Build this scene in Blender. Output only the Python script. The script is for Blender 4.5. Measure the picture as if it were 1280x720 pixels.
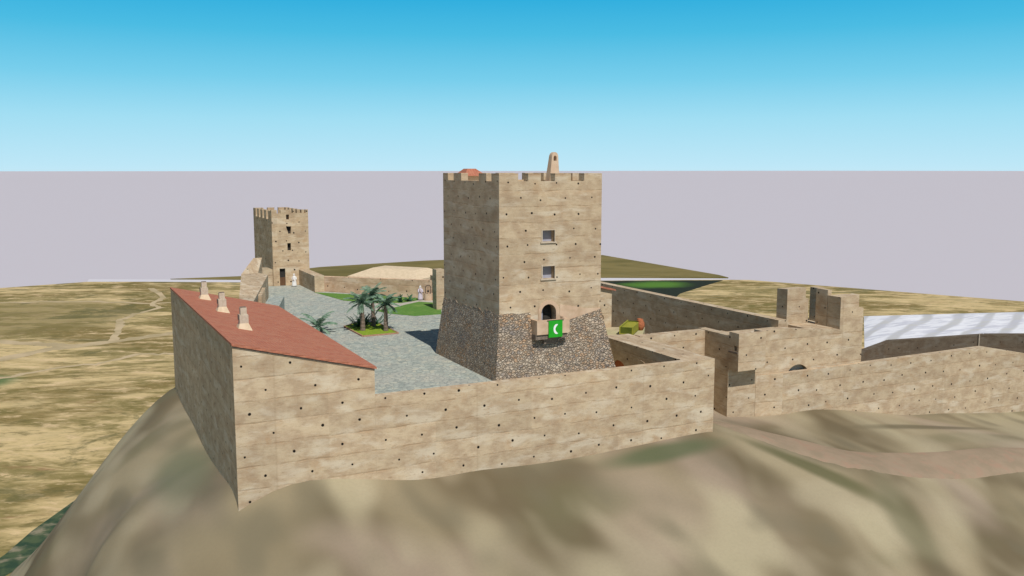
import bpy, bmesh, math, random
import numpy as np
from mathutils import Vector, Matrix
from mathutils.geometry import tessellate_polygon

for o in list(bpy.data.objects):
    bpy.data.objects.remove(o)
C = bpy.context.scene.collection
S = bpy.context.scene
RAD = math.radians

# ------------------------------------------------------------------ camera
cam_d = bpy.data.cameras.new('camera')
cam = bpy.data.objects.new('camera', cam_d)
C.objects.link(cam)
cam.location = (0, 0, 16)
cam.rotation_euler = (RAD(90 - 7.384), 0, RAD(-26.215))
cam_d.sensor_fit = 'HORIZONTAL'
cam_d.sensor_width = 36
cam_d.lens = 36 * 1142 / 1280
cam_d.clip_start = 0.5
cam_d.clip_end = 60000
S.camera = cam

# ------------------------------------------------------------------ sky
SUN_EL = 52.5
SUN_DX, SUN_DY = -0.04, -0.9992          # horizontal direction towards the sun
W = bpy.data.worlds.new("World")
S.world = W
W.use_nodes = True
nt = W.node_tree
nt.nodes.clear()
wo = nt.nodes.new('ShaderNodeOutputWorld')
bg = nt.nodes.new('ShaderNodeBackground')
sky = nt.nodes.new('ShaderNodeTexSky')
sky.sky_type = 'NISHITA'
sky.sun_disc = False
sky.sun_elevation = RAD(SUN_EL)
sky.sun_rotation = math.atan2(SUN_DX, SUN_DY)
tc = nt.nodes.new('ShaderNodeTexCoord')
sp = nt.nodes.new('ShaderNodeSeparateXYZ')
nt.links.new(tc.outputs['Generated'], sp.inputs[0])
mr = nt.nodes.new('ShaderNodeMapRange')
mr.inputs['From Min'].default_value = -0.01
mr.inputs['From Max'].default_value = 0.20
nt.links.new(sp.outputs['Z'], mr.inputs['Value'])
def lin(c):
    return tuple((x / 255 / 12.92 if x / 255 <= .04045 else ((x / 255 + .055) / 1.055) ** 2.4) for x in c) + (1,)
rp = nt.nodes.new('ShaderNodeValToRGB')
stops = [(0.0, (200, 232, 245)), (0.07, (190, 231, 247)), (0.30, (162, 222, 243)), (0.50, (120, 206, 236)),
         (0.72, (76, 188, 227)), (0.92, (42, 172, 221)), (1.0, (34, 166, 218))]
rp.color_ramp.elements[0].position = stops[0][0]
rp.color_ramp.elements[0].color = lin(stops[0][1])
rp.color_ramp.elements[1].position = 1
rp.color_ramp.elements[1].color = lin(stops[-1][1])
for p, c in stops[1:-1]:
    e = rp.color_ramp.elements.new(p)
    e.color = lin(c)
nt.links.new(mr.outputs[0], rp.inputs[0])
mul = nt.nodes.new('ShaderNodeVectorMath')
mul.operation = 'SCALE'
mul.inputs['Scale'].default_value = 0.5
nt.links.new(sky.outputs[0], mul.inputs[0])
# sky ramp is divided by the background strength, so both parts share it
STR = 0.1
dv = nt.nodes.new('ShaderNodeVectorMath')
dv.operation = 'SCALE'
dv.inputs['Scale'].default_value = 1 / STR
nt.links.new(rp.outputs[0], dv.inputs[0])
m2 = nt.nodes.new('ShaderNodeMapRange')
m2.inputs['From Min'].default_value = 0.19
m2.inputs['From Max'].default_value = 0.30
nt.links.new(sp.outputs['Z'], m2.inputs['Value'])
mx = nt.nodes.new('ShaderNodeMix')
mx.data_type = 'VECTOR'
nt.links.new(m2.outputs[0], mx.inputs['Factor'])
nt.links.new(dv.outputs[0], mx.inputs[4])
nt.links.new(mul.outputs[0], mx.inputs[5])
nt.links.new(mx.outputs[1], bg.inputs['Color'])
bg.inputs['Strength'].default_value = STR
nt.links.new(bg.outputs[0], wo.inputs[0])

# ------------------------------------------------------------------ sun
sd = bpy.data.lights.new('sun', 'SUN')
sd.energy = 4.0
sd.angle = RAD(0.5)
sd.color = (1.0, 0.96, 0.90)
sun = bpy.data.objects.new('sun', sd)
C.objects.link(sun)
tos = Vector((SUN_DX * math.cos(RAD(SUN_EL)), SUN_DY * math.cos(RAD(SUN_EL)), math.sin(RAD(SUN_EL))))
sun.rotation_euler = tos.to_track_quat('Z', 'Y').to_euler()
sun.location = (0, 0, 120)

S.view_settings.view_transform = 'Standard'
S.view_settings.look = 'None'
S.view_settings.exposure = 0.0
S.view_settings.gamma = 1.0
S.view_settings.use_curve_mapping = False
S.render.engine = 'CYCLES'

# ------------------------------------------------------------------ node helpers
class N:
    def __init__(s, name):
        s.m = bpy.data.materials.new(name)
        s.m.use_nodes = True
        s.t = s.m.node_tree
        s.b = s.t.nodes['Principled BSDF']
        s.b.inputs['Roughness'].default_value = 0.9
        s.b.inputs['Specular IOR Level'].default_value = 0.15
    def new(s, ty, **kw):
        n = s.t.nodes.new(ty)
        for k, v in kw.items():
            setattr(n, k, v)
        return n
    def put(s, sock, v):
        if isinstance(v, bpy.types.NodeSocket):
            s.t.links.new(v, sock)
        elif isinstance(v, (tuple, list)) and len(v) == 3 and sock.type == 'RGBA':
            sock.default_value = tuple(v) + (1,)
        else:
            sock.default_value = v
    def math(s, op, a, b=0.0, c=0.0, clamp=False):
        n = s.new('ShaderNodeMath', operation=op, use_clamp=clamp)
        s.put(n.inputs[0], a)
        s.put(n.inputs[1], b)
        s.put(n.inputs[2], c)
        return n.outputs[0]
    def mix(s, f, a, b, mode='MIX'):
        n = s.new('ShaderNodeMix', data_type='RGBA', blend_type=mode)
        s.put(n.inputs[0], f)
        s.put(n.inputs[6], a)
        s.put(n.inputs[7], b)
        return n.outputs[2]
    def rng(s, v, a, b, c=0.0, d=1.0):
        n = s.new('ShaderNodeMapRange', interpolation_type='SMOOTHSTEP')
        s.put(n.inputs[0], v)
        for i, x in zip((1, 2, 3, 4), (a, b, c, d)):
            s.put(n.inputs[i], x)
        return n.outputs[0]
    def noise(s, vec, scale, detail=4, rough=0.55, dist=0.0):
        n = s.new('ShaderNodeTexNoise')
        s.put(n.inputs['Vector'], vec)
        n.inputs['Scale'].default_value = scale
        n.inputs['Detail'].default_value = detail
        n.inputs['Roughness'].default_value = rough
        n.inputs['Distortion'].default_value = dist
        return n.outputs[0]
    def vor(s, vec, scale, feat='F1', out=0):
        n = s.new('ShaderNodeTexVoronoi', feature=feat)
        s.put(n.inputs['Vector'], vec)
        n.inputs['Scale'].default_value = scale
        return n.outputs[out]
    def wn(s, vec):
        n = s.new('ShaderNodeTexWhiteNoise', noise_dimensions='3D')
        s.put(n.inputs[0], vec)
        return n.outputs
    def xyz(s, x, y, z=0.0):
        n = s.new('ShaderNodeCombineXYZ')
        s.put(n.inputs[0], x)
        s.put(n.inputs[1], y)
        s.put(n.inputs[2], z)
        return n.outputs[0]
    def sep(s, v):
        n = s.new('ShaderNodeSeparateXYZ')
        s.put(n.inputs[0], v)
        return n.outputs
    def uv(s):
        return s.new('ShaderNodeTexCoord').outputs['UV']
    def obj(s):
        return s.new('ShaderNodeNewGeometry').outputs['Position']
    def mapv(s, v, sc, rot=(0, 0, 0), loc=(0, 0, 0)):
        n = s.new('ShaderNodeMapping')
        s.put(n.inputs[0], v)
        n.inputs['Scale'].default_value = sc
        n.inputs['Rotation'].default_value = rot
        n.inputs['Location'].default_value = loc
        return n.outputs[0]
    def bump(s, h, strength=0.4, dist=0.05):
        n = s.new('ShaderNodeBump')
        n.inputs['Strength'].default_value = strength
        n.inputs['Distance'].default_value = dist
        s.put(n.inputs['Height'], h)
        s.t.links.new(n.outputs[0], s.b.inputs['Normal'])
    def col(s, c):
        s.put(s.b.inputs['Base Color'], c)
        return s.m

def tapial(name, row, colw, tint=(1, 1, 1), dot=0.085, dots=True):
    n = N(name)
    uv = n.uv()
    u, v, _ = n.sep(uv)
    wob = n.noise(uv, 0.35, 3)
    vw = n.math('ADD', v, n.math('MULTIPLY', n.math('SUBTRACT', wob, 0.5), 0.38))
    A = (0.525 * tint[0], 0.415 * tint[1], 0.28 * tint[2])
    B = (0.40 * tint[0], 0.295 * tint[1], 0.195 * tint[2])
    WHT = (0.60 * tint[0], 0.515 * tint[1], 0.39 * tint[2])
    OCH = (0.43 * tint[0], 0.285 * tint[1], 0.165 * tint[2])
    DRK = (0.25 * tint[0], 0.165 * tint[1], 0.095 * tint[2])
    base = n.mix(n.rng(n.noise(n.mapv(uv, (0.8, 1.1, 1), rot=(0, 0, .3)), 1.0, 6, 0.62), 0.36, 0.66), A, B)
    # pale lime smears, slanting
    sm = n.noise(n.mapv(uv, (0.45, 1.4, 1), rot=(0, 0, 0.5)), 0.75, 4, 0.5, 0.4)
    base = n.mix(n.rng(sm, 0.50, 0.68, 0, 0.75), base, WHT)
    pk = n.noise(n.mapv(uv, (0.75, 1.1, 1), loc=(31, 7, 0), rot=(0, 0, .4)), 0.6, 5, 0.65, 0.6)
    base = n.mix(n.rng(pk, 0.54, 0.74, 0, 0.75), base, OCH)
    # speckle
    fine = n.noise(uv, 9.0, 5, 0.7)
    base = n.mix(n.rng(fine, 0.58, 0.76, 0, 0.6), base, DRK)
    dg = n.noise(n.mapv(uv, (1.2, 4.5, 1), rot=(0, 0, 0.5), loc=(2, 8, 0)), 1.6, 7, 0.72, 0.3)
    base = n.mix(n.rng(dg, 0.53, 0.70, 0, 0.55), base, DRK)
    base = n.mix(n.rng(dg, 0.46, 0.33, 0, 0.35), base, WHT)
    # box-form lifts: brownish crumbling seams
    rr = n.math('DIVIDE', vw, row)
    fr = n.math('FRACT', rr)
    edge = n.math('MULTIPLY', n.math('MINIMUM', fr, n.math('SUBTRACT', 1.0, fr)), row)
    seam_n = n.noise(n.mapv(uv, (0.6, 2.0, 1), loc=(3, 9, 0)), 1.3, 6, 0.7)
    seam = n.math('MULTIPLY', n.rng(edge, 0.01, 0.085, 1, 0), n.rng(seam_n, 0.41, 0.60, 0.05, 0.95))
    base = n.mix(n.math('MULTIPLY', seam, 0.46), base, DRK)
    soft = n.math('MULTIPLY', n.rng(edge, 0.0, 0.42, 1, 0), n.rng(seam_n, 0.42, 0.66))
    base = n.mix(n.math('MULTIPLY', n.math('MULTIPLY', soft, n.rng(fine, .35, .6)), 0.55), base, OCH)
    # each poured box a slightly different tone
    bx = n.math('FLOOR', n.math('DIVIDE', u, colw * 2.6))
    by = n.math('FLOOR', rr)
    wn = n.wn(n.xyz(bx, by, 3.1))
    pan = n.math('DIVIDE', n.math('SUBTRACT', u, 11.6), 14.2)
    pf = n.math('FRACT', pan)
    pe = n.math('MULTIPLY', n.math('MINIMUM', pf, n.math('SUBTRACT', 1.0, pf)), 14.2)
    pt = n.wn(n.xyz(n.math('FLOOR', pan), n.math('FLOOR', n.math('DIVIDE', v, 7.0)), 8.8))[0]
    base = n.mix(n.math('MULTIPLY', n.rng(pe, 0.02, 0.10, 1, 0), 0.14), base, DRK)
    tone = n.math('MULTIPLY', n.rng(wn[0], 0, 1, 0.93, 1.05), n.rng(pt, 0, 1, 0.95, 1.04))
    base = n.mix(1.0, base, n.xyz(tone, tone, tone), 'MULTIPLY')
    h = n.math('ADD', n.math('MULTIPLY', fine, 0.5), n.math('MULTIPLY', n.noise(uv, 2.2, 5), 0.8))
    h = n.math('SUBTRACT', h, n.math('MULTIPLY', seam, 0.8))
    if dots:
        r2 = n.math('FLOOR', n.math('DIVIDE', v, row))
        r1 = n.math('FRACT', n.math('DIVIDE', v, row))
        sh = n.wn(n.xyz(r2, 5.5, 0.5))[0]
        uu = n.math('ADD', n.math('DIVIDE', u, colw), n.math('ADD', n.math('MULTIPLY', r2, 0.5), n.math('MULTIPLY', sh, 0.22)))
        cc = n.math('FLOOR', uu)
        fu = n.math('FRACT', uu)
        jj = n.sep(n.wn(n.xyz(cc, r2, 0.5))[1])
        dx = n.math('MULTIPLY', n.math('ADD', n.math('SUBTRACT', fu, 0.5), n.math('MULTIPLY', n.math('SUBTRACT', jj[0], 0.5), 0.26)), colw)
        dy = n.math('MULTIPLY', n.math('ADD', n.math('SUBTRACT', r1, 0.5), n.math('MULTIPLY', n.math('SUBTRACT', jj[1], 0.5), 0.24)), row)
        d = n.math('SQRT', n.math('ADD', n.math('MULTIPLY', dx, dx), n.math('MULTIPLY', dy, dy)))
        rad = n.math('MULTIPLY', n.rng(jj[2], 0, 1, 0.8, 1.15), dot)
        d = n.math('ADD', d, n.math('MULTIPLY', n.math('SUBTRACT', fine, 0.5), 0.06))
        q = n.math('DIVIDE', d, rad)
        hole = n.rng(q, 0.7, 1.05, 1, 0)
        base = n.mix(hole, base, (0.012, 0.010, 0.008))
        h = n.math('SUBTRACT', h, n.math('MULTIPLY', hole, 3.0))
    n.bump(h, 0.35, 0.06)
    return n.col(base)

def rubble(name):
    n = N(name)
    uv = n.mapv(n.uv(), (1, 1.35, 1))
    p = n.new('ShaderNodeVectorMath', operation='ADD')
    nn = n.new('ShaderNodeTexNoise')
    nn.inputs['Scale'].default_value = 1.7
    n.put(nn.inputs['Vector'], uv)
    sc = n.new('ShaderNodeVectorMath', operation='SCALE')
    sc.inputs['Scale'].default_value = 0.35
    n.put(sc.inputs[0], nn.outputs['Color'])
    n.put(p.inputs[0], uv)
    n.put(p.inputs[1], sc.outputs[0])
    d = n.vor(p.outputs[0], 4.3, 'DISTANCE_TO_EDGE')
    c = n.sep(n.vor(p.outputs[0], 4.3, 'F1', 1))
    base = n.mix(c[0], (0.34, 0.26, 0.185), (0.58, 0.48, 0.37))
    base = n.mix(n.rng(c[1], 0.78, 0.95, 0, 0.7), base, (0.22, 0.20, 0.19))
    warm = n.noise(uv, 0.45, 3)
    base = n.mix(n.rng(n.math('ADD', n.math('MULTIPLY', c[2], 0.35), warm), 0.70, 0.92, 0, 0.85), base, (0.46, 0.29, 0.17))
    cool = n.noise(n.mapv(uv, (1, 1, 1), loc=(9, 4, 0)), 0.5, 3)
    base = n.mix(n.rng(cool, 0.52, 0.66, 0, 0.45), base, (0.24, 0.22, 0.21))
    mort = n.rng(d, 0.01, 0.09, 1, 0)
    base = n.mix(n.math('MULTIPLY', mort, 0.7), base, (0.13, 0.10, 0.075))
    base = n.mix(n.rng(n.noise(uv, 14, 4), 0.5, 0.75, 0, 0.3), base, (0.16, 0.13, 0.10))
    n.bump(n.math('ADD', n.rng(d, 0.0, 0.2), n.math('MULTIPLY', n.noise(uv, 12, 3), 0.3)), 0.9, 0.10)
    return n.col(base)

def plain(name, c1, c2, scale=3.0, rough=0.9, stretch=(1, 1, 1), c3=None, s3=1.0, bump=0.2, lo=.38, hi=.64, dist=0.03):
    n = N(name)
    p = n.mapv(n.obj(), stretch)
    f = n.noise(p, scale, 5, 0.6)
    base = n.mix(n.rng(f, lo, hi), c1, c2)
    if c3:
        base = n.mix(n.rng(n.noise(p, s3, 3), 0.5, 0.7), base, c3)
    n.b.inputs['Roughness'].default_value = rough
    if bump:
        n.bump(f, bump, dist)
    return n.col(base)

M = {}
M['wall'] = tapial('rammed_earth', 1.45, 2.9, dot=0.10)
M['tower'] = tapial('tower_rammed_earth', 1.2, 2.1, (1.0, 1.0, 1.0), 0.085)
M['fartower'] = tapial('far_tower_rammed_earth', 1.35, 1.7, (1.02, 0.99, 0.95), 0.11)
M['pink'] = tapial('pinkish_rammed_earth', 1.45, 2.4, (1.30, 1.17, 1.17), 0.10)
M['wallshade'] = tapial('shaded_brown_earth', 1.45, 2.9, (0.27, 0.27, 0.285))  # same rammed earth as the walls, darkened to carry the shade
M['smooth'] = plain('sandy_render', (0.56, 0.40, 0.28), (0.48, 0.34, 0.225), 1.5, c3=(0.60, 0.45, 0.32), s3=0.7)
M['cream'] = plain('cream_render', (0.66, 0.53, 0.37), (0.58, 0.46, 0.31), 2.5)
M['rubble'] = rubble('rubble_masonry')
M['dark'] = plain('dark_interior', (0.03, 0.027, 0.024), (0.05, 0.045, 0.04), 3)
M['frame'] = plain('stone_frame', (0.55, 0.47, 0.37), (0.48, 0.40, 0.30), 6)
M['glass'] = plain('grey_window_panel', (0.36, 0.36, 0.42), (0.33, 0.33, 0.39), 2, 0.5)
M['wood'] = plain('red_brown_wood', (0.42, 0.15, 0.07), (0.30, 0.10, 0.05), 2.0, stretch=(5, 5, 0.6))
M['brown'] = plain('brown_wood', (0.16, 0.085, 0.045), (0.11, 0.06, 0.035), 3.0, stretch=(6, 6, 0.6))
M['iron'] = plain('iron', (0.05, 0.045, 0.045), (0.035, 0.03, 0.03), 8, 0.6)
M['corbel'] = plain('dark_corbel_stone', (0.16, 0.125, 0.10), (0.24, 0.19, 0.15), 7, bump=0.6)
M['white'] = plain('white_cotton', (0.78, 0.77, 0.75), (0.70, 0.69, 0.68), 5, 0.8)
M['lilac'] = plain('pale_lilac_cotton', (0.60, 0.54, 0.60), (0.50, 0.45, 0.52), 5, 0.8)
M['skin'] = plain('skin', (0.36, 0.19, 0.12), (0.32, 0.17, 0.10), 6, 0.6, bump=0)
M['lime'] = plain('lime_paint', (0.30, 0.29, 0.04), (0.25, 0.25, 0.035), 2)
M['deepgreen'] = plain('deep_green_paint', (0.09, 0.11, 0.015), (0.06, 0.08, 0.01), 2)
M['clay'] = plain('fired_clay', (0.45, 0.16, 0.07), (0.30, 0.10, 0.05), 6)
M['flag'] = plain('green_flag_cloth', (0.022, 0.36, 0.022), (0.018, 0.32, 0.018), 3, 0.7, bump=0.05)
M['flagwhite'] = plain('white_flag_emblem', (0.85, 0.85, 0.85), (0.80, 0.80, 0.80), 3, 0.7, bump=0)
M['lawn'] = plain('lawn_grass', (0.115, 0.235, 0.045), (0.09, 0.19, 0.035), 2.5, c3=(0.16, 0.26, 0.06), s3=0.5, bump=0.5)
M['bedgrass'] = plain('bed_grass', (0.24, 0.33, 0.03), (0.17, 0.26, 0.02), 4, bump=0.6)
M['kerb'] = plain('brick_kerb', (0.42, 0.24, 0.16), (0.33, 0.18, 0.12), 6)
M['sand'] = plain('sandy_earth', (0.47, 0.39, 0.25), (0.38, 0.33, 0.20), 0.8, c3=(0.42, 0.40, 0.22), s3=0.3)
M['gravel'] = plain('garden_path_gravel', (0.47, 0.43, 0.36), (0.40, 0.37, 0.31), 2.0)
M['frond'] = plain('palm_frond', (0.08, 0.15, 0.09), (0.20, 0.29, 0.21), 1.7, 0.6, bump=0)
M['shrub'] = plain('shrub_leaf', (0.03, 0.10, 0.05), (0.06, 0.15, 0.08), 2.5, 0.6, bump=0)
M['trunk'] = plain('palm_bark', (0.15, 0.11, 0.085), (0.24, 0.18, 0.145), 6, stretch=(1, 1, 3), bump=0.8)

def roofmat():
    n = N('terracotta_roof')
    uv = n.uv()
    u, v, _ = n.sep(uv)
    b = n.new('ShaderNodeTexBrick')
    n.put(b.inputs['Vector'], uv)
    b.inputs['Color1'].default_value = (0.45, 0.165, 0.10, 1)
    b.inputs['Color2'].default_value = (0.38, 0.135, 0.085, 1)
    b.inputs['Mortar'].default_value = (0.26, 0.085, 0.052, 1)
    b.inputs['Scale'].default_value = 1.0
    b.inputs['Mortar Size'].default_value = 0.012
    b.inputs['Mortar Smooth'].default_value = 0.8
    b.inputs['Brick Width'].default_value = 0.42
    b.inputs['Row Height'].default_value = 0.24
    base = n.mix(n.rng(n.noise(n.mapv(uv, (1.2, 0.5, 1)), 1.3, 5, 0.65), 0.36, 0.66, 0, 0.75), b.outputs[0], (0.44, 0.20, 0.125))
    base = n.mix(n.rng(n.noise(n.mapv(uv, (2.5, 1, 1), loc=(5, 5, 0)), 2.6, 5, 0.7), 0.52, 0.75, 0, 0.6), base, (0.24, 0.085, 0.06))
    w = n.math('ABSOLUTE', n.math('SINE', n.math('MULTIPLY', v, math.pi / 0.24)))
    n.bump(n.math('ADD', w, n.math('MULTIPLY', b.outputs[1], -0.5)), 0.35, 0.05)
    return n.col(base)
M['roof'] = roofmat()

def paving():
    n = N('courtyard_cobbles')
    p = n.obj()
    q = n.mapv(p, (1, 1, 1), rot=(0, 0, 0.5))
    d = n.vor(q, 2.4, 'DISTANCE_TO_EDGE')
    c = n.sep(n.vor(q, 2.4, 'F1', 1))
    base = n.mix(c[0], (0.29, 0.325, 0.29), (0.44, 0.47, 0.41))
    base = n.mix(n.rng(c[1], 0.6, 0.95, 0, 0.8), base, (0.50, 0.49, 0.39))
    big = n.noise(p, 0.22, 4, 0.6)
    base = n.mix(n.rng(big, 0.42, 0.66, 0, 0.55), base, (0.44, 0.42, 0.36))
    base = n.mix(n.rng(n.noise(p, 1.1, 5, 0.6), 0.50, 0.72, 0, 0.5), base, (0.22, 0.245, 0.225))
    base = n.mix(n.rng(d, 0.02, 0.10, 0.55, 0), base, (0.17, 0.19, 0.19))
    n.bump(n.rng(d, 0, 0.2), 0.35, 0.04)
    return n.col(base)
M['paving'] = paving()

def hillmat():
    n = N('castle_hill_soil')
    p = n.obj()
    px, py, pz = n.sep(p)
    a = n.noise(n.mapv(p, (1, 0.5, 1), rot=(0, 0, 0.45)), 0.085, 2, 0.45, 0.6)
    b = n.noise(n.mapv(p, (1, 0.6, 1), loc=(40, 3, 0), rot=(0, 0, 0.45)), 0.12, 1, 0.4, 0.4)
    c = n.noise(n.mapv(p, (0.7, 1.8, 1), loc=(11, 83, 0), rot=(0, 0, -0.3)), 0.10, 1, 0.4)
    base = n.mix(n.rng(a, 0.36, 0.60), (0.31, 0.255, 0.16), (0.135, 0.105, 0.060))
    base = n.mix(n.rng(b, 0.48, 0.70, 0, 0.75), base, (0.32, 0.25, 0.185))
    base = n.mix(n.rng(c, 0.54, 0.74, 0, 0.55), base, (0.145, 0.135, 0.072))
    base = n.mix(n.rng(n.noise(n.mapv(p, (1, 0.5, 1), loc=(7, 7, 0), rot=(0, 0, 0.45)), 0.13, 1), 0.50, 0.68, 0, 0.75), base, (0.40, 0.345, 0.225))
    mt = n.noise(n.mapv(p, (1, 0.6, 1), loc=(3, 1, 0), rot=(0, 0, 0.3)), 0.26, 1, 0.4, 0.0)
    base = n.mix(n.rng(mt, 0.48, 0.78, 0, 0.5), base, (0.40, 0.34, 0.23))
    base = n.mix(n.rng(mt, 0.48, 0.22, 0, 0.6), base, (0.145, 0.125, 0.08))
    def blob(cx, cy, rx, ry, ang, lo=.3):
        q = n.mapv(n.xyz(n.math('SUBTRACT', px, cx), n.math('SUBTRACT', py, cy), 0), (1, 1, 1), rot=(0, 0, ang))
        qx, qy, _q = n.sep(q)
        e = n.math('SQRT', n.math('ADD', n.math('POWER', n.math('DIVIDE', qx, rx), 2), n.math('POWER', n.math('DIVIDE', qy, ry), 2)))
        return n.rng(e, lo, 1.0, 1, 0)
    GRN = (0.085, 0.105, 0.052)
    base = n.mix(n.math('MULTIPLY', blob(41, 56.4, 7.5, 1.7, 0.0), 0.85), base, GRN)
    base = n.mix(n.math('MULTIPLY', blob(7.0, 70, 3.2, 9, 0.0), 0.6), base, (0.10, 0.13, 0.075))
    base = n.mix(n.math('MULTIPLY', blob(52.5, 52.2, 1.3, 8, -0.7), 0.8), base, (0.085, 0.085, 0.035))
    base = n.mix(n.math('MULTIPLY', blob(56.5, 46.8, 2.2, 5, 0.25), 0.55), base, (0.085, 0.085, 0.04))
    base = n.mix(n.math('MULTIPLY', blob(74, 59.5, 12, 1.1, 0.05), 0.7), base, (0.10, 0.085, 0.05))
    f = n.noise(p, 4.5, 7, 0.68)
    base = n.mix(n.rng(f, 0.35, 0.75, 0, 0.12), base, (0.15, 0.125, 0.085))
    n.bump(n.math('ADD', n.math('MULTIPLY', f, 0.4), n.noise(p, 0.9, 5)), 0.15, 0.10)
    return n.col(base)
M['hill'] = hillmat()
M['track'] = plain('dirt_track', (0.30, 0.225, 0.155), (0.26, 0.20, 0.135), 0.5, c3=(0.31, 0.21, 0.145), s3=0.8, bump=0.2)

def fieldmat(name, far=False):
    n = N(name)
    p = n.obj()
    px, py, pz = n.sep(p)
    wv = n.mapv(p, (1, 1, 1), rot=(0, 0, RAD(26.2)))
    a = n.noise(n.mapv(wv, (0.8, 1.3, 1)), 0.016, 5, 0.62, 0.8)
    b = n.noise(n.mapv(wv, (0.7, 1.6, 1), loc=(300, 90, 0)), 0.050, 6, 0.68, 0.6)
    c = n.noise(n.mapv(wv, (0.8, 1.6, 1), loc=(70, 400, 0)), 0.17, 6, 0.70, 0.3)
    if far:
        base = n.mix(n.rng(a, 0.38, 0.62), (0.125, 0.105, 0.030), (0.21, 0.165, 0.06))
        base = n.mix(n.rng(b, 0.45, 0.7, 0, 0.6), base, (0.10, 0.09, 0.025))
        return n.col(base)
    base = n.mix(n.rng(a, 0.47, 0.56), (0.58, 0.44, 0.22), (0.22, 0.16, 0.055))
    base = n.mix(n.rng(b, 0.46, 0.60, 0, 0.8), base, (0.17, 0.14, 0.042))
    base = n.mix(n.rng(b, 0.50, 0.36, 0, 0.65), base, (0.47, 0.37, 0.19))
    base = n.mix(n.rng(c, 0.53, 0.66, 0, 0.7), base, (0.14, 0.115, 0.038))
    base = n.mix(n.rng(c, 0.48, 0.34, 0, 0.8), base, (0.66, 0.49, 0.28))
    g = n.noise(n.mapv(wv, (0.55, 1.8, 1), loc=(17, 3, 0)), 0.5, 6, 0.72, 0.4)
    base = n.mix(n.rng(g, 0.54, 0.68, 0, 0.5), base, (0.13, 0.105, 0.04))
    base = n.mix(n.rng(g, 0.46, 0.34, 0, 0.4), base, (0.66, 0.49, 0.28))
    red = n.noise(n.mapv(wv, (0.7, 2, 1), loc=(5, 70, 0)), 0.09, 5, 0.7)
    base = n.mix(n.rng(red, 0.60, 0.74, 0, 0.6), base, (0.30, 0.165, 0.085))
    # an olive scrub area far left
    e = n.math('SQRT', n.math('ADD', n.math('POWER', n.math('DIVIDE', n.math('SUBTRACT', px, -28), 50), 2), n.math('POWER', n.math('DIVIDE', n.math('SUBTRACT', py, 322), 44), 2)))
    e = n.math('ADD', e, n.math('MULTIPLY', n.math('SUBTRACT', b, 0.5), 1.2))
    base = n.mix(n.rng(e, 0.75, 1.1, 0.62, 0), base, n.mix(n.rng(c, 0.4, 0.62), (0.155, 0.125, 0.045), (0.21, 0.17, 0.06)))
    scr = n.noise(n.mapv(wv, (1, 1.5, 1), loc=(91, 33, 0)), 0.028, 6, 0.72, 1.0)
    base = n.mix(n.rng(scr, 0.56, 0.63, 0, 0.6), base, (0.095, 0.095, 0.035))
    # a small green patch
    e = n.math('SQRT', n.math('ADD', n.math('POWER', n.math('DIVIDE', n.math('SUBTRACT', px, -20), 11), 2), n.math('POWER', n.math('DIVIDE', n.math('SUBTRACT', py, 226), 9), 2)))
    base = n.mix(n.rng(e, 0.55, 1.1, 0.8, 0), base, (0.085, 0.155, 0.055))
    return n.col(base)
M['field'] = fieldmat('patchwork_field')
M['fieldfar'] = fieldmat('far_olive_field', True)
M['void'] = plain('pale_lilac_ground', (0.505, 0.475, 0.515), (0.505, 0.475, 0.515), 1, bump=0)
M['roadpale'] = plain('pale_road', (0.58, 0.56, 0.60), (0.58, 0.56, 0.60), 1, bump=0)

def pondmat():
    n = N('dark_green_crop')
    p = n.obj()
    px, py, pz = n.sep(p)
    e = n.math('SQRT', n.math('ADD', n.math('POWER', n.math('DIVIDE', n.math('SUBTRACT', px, 213), 17), 2), n.math('POWER', n.math('DIVIDE', n.math('SUBTRACT', py, 302), 13), 2)))
    e = n.math('ADD', e, n.math('MULTIPLY', n.math('SUBTRACT', n.noise(p, 0.08, 4), 0.5), 0.8))
    return n.col(n.mix(n.rng(e, 0.2, 1.1, 1, 0), (0.020, 0.026, 0.016), (0.085, 0.19, 0.025)))
M['crop'] = pondmat()

def plastic():
    n = N('white_plastic_sheeting')
    p = n.obj()
    px, py, pz = n.sep(p)
    q = n.math('ADD', n.math('MULTIPLY', px, -0.497), n.math('MULTIPLY', py, 0.868))
    q = n.math('ADD', q, n.math('MULTIPLY', n.math('SUBTRACT', n.noise(p, 0.03, 2), 0.5), 7.0))
    w = n.math('COSINE', n.math('MULTIPLY', n.math('SUBTRACT', q, 50.0), 2 * math.pi / 7.85))
    st = n.noise(n.mapv(p, (0.5, 2.5, 1), rot=(0, 0, RAD(26))), 0.22, 5, 0.6)
    base = n.mix(n.rng(w, 0.1, 0.9, 0, 0.75), (0.74, 0.74, 0.77), (0.42, 0.41, 0.39))
    base = n.mix(n.rng(st, 0.44, 0.62, 0, 0.8), base, (0.50, 0.50, 0.56))
    n.b.inputs['Roughness'].default_value = 0.7
    return n.col(base)
M['plastic'] = plastic()

# ------------------------------------------------------------------ object helpers
def tag(o, label=None, cat=None, group=None, kind=None):
    if label: o['label'] = label
    if cat: o['category'] = cat
    if group: o['group'] = group
    if kind: o['kind'] = kind
    return o

def empty(name, loc, label, cat, group=None, rz=0):
    o = bpy.data.objects.new(name, None)
    C.objects.link(o)
    o.location = loc
    o.rotation_euler = (0, 0, rz)
    o.empty_display_size = 0.3
    return tag(o, label, cat, group)

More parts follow.
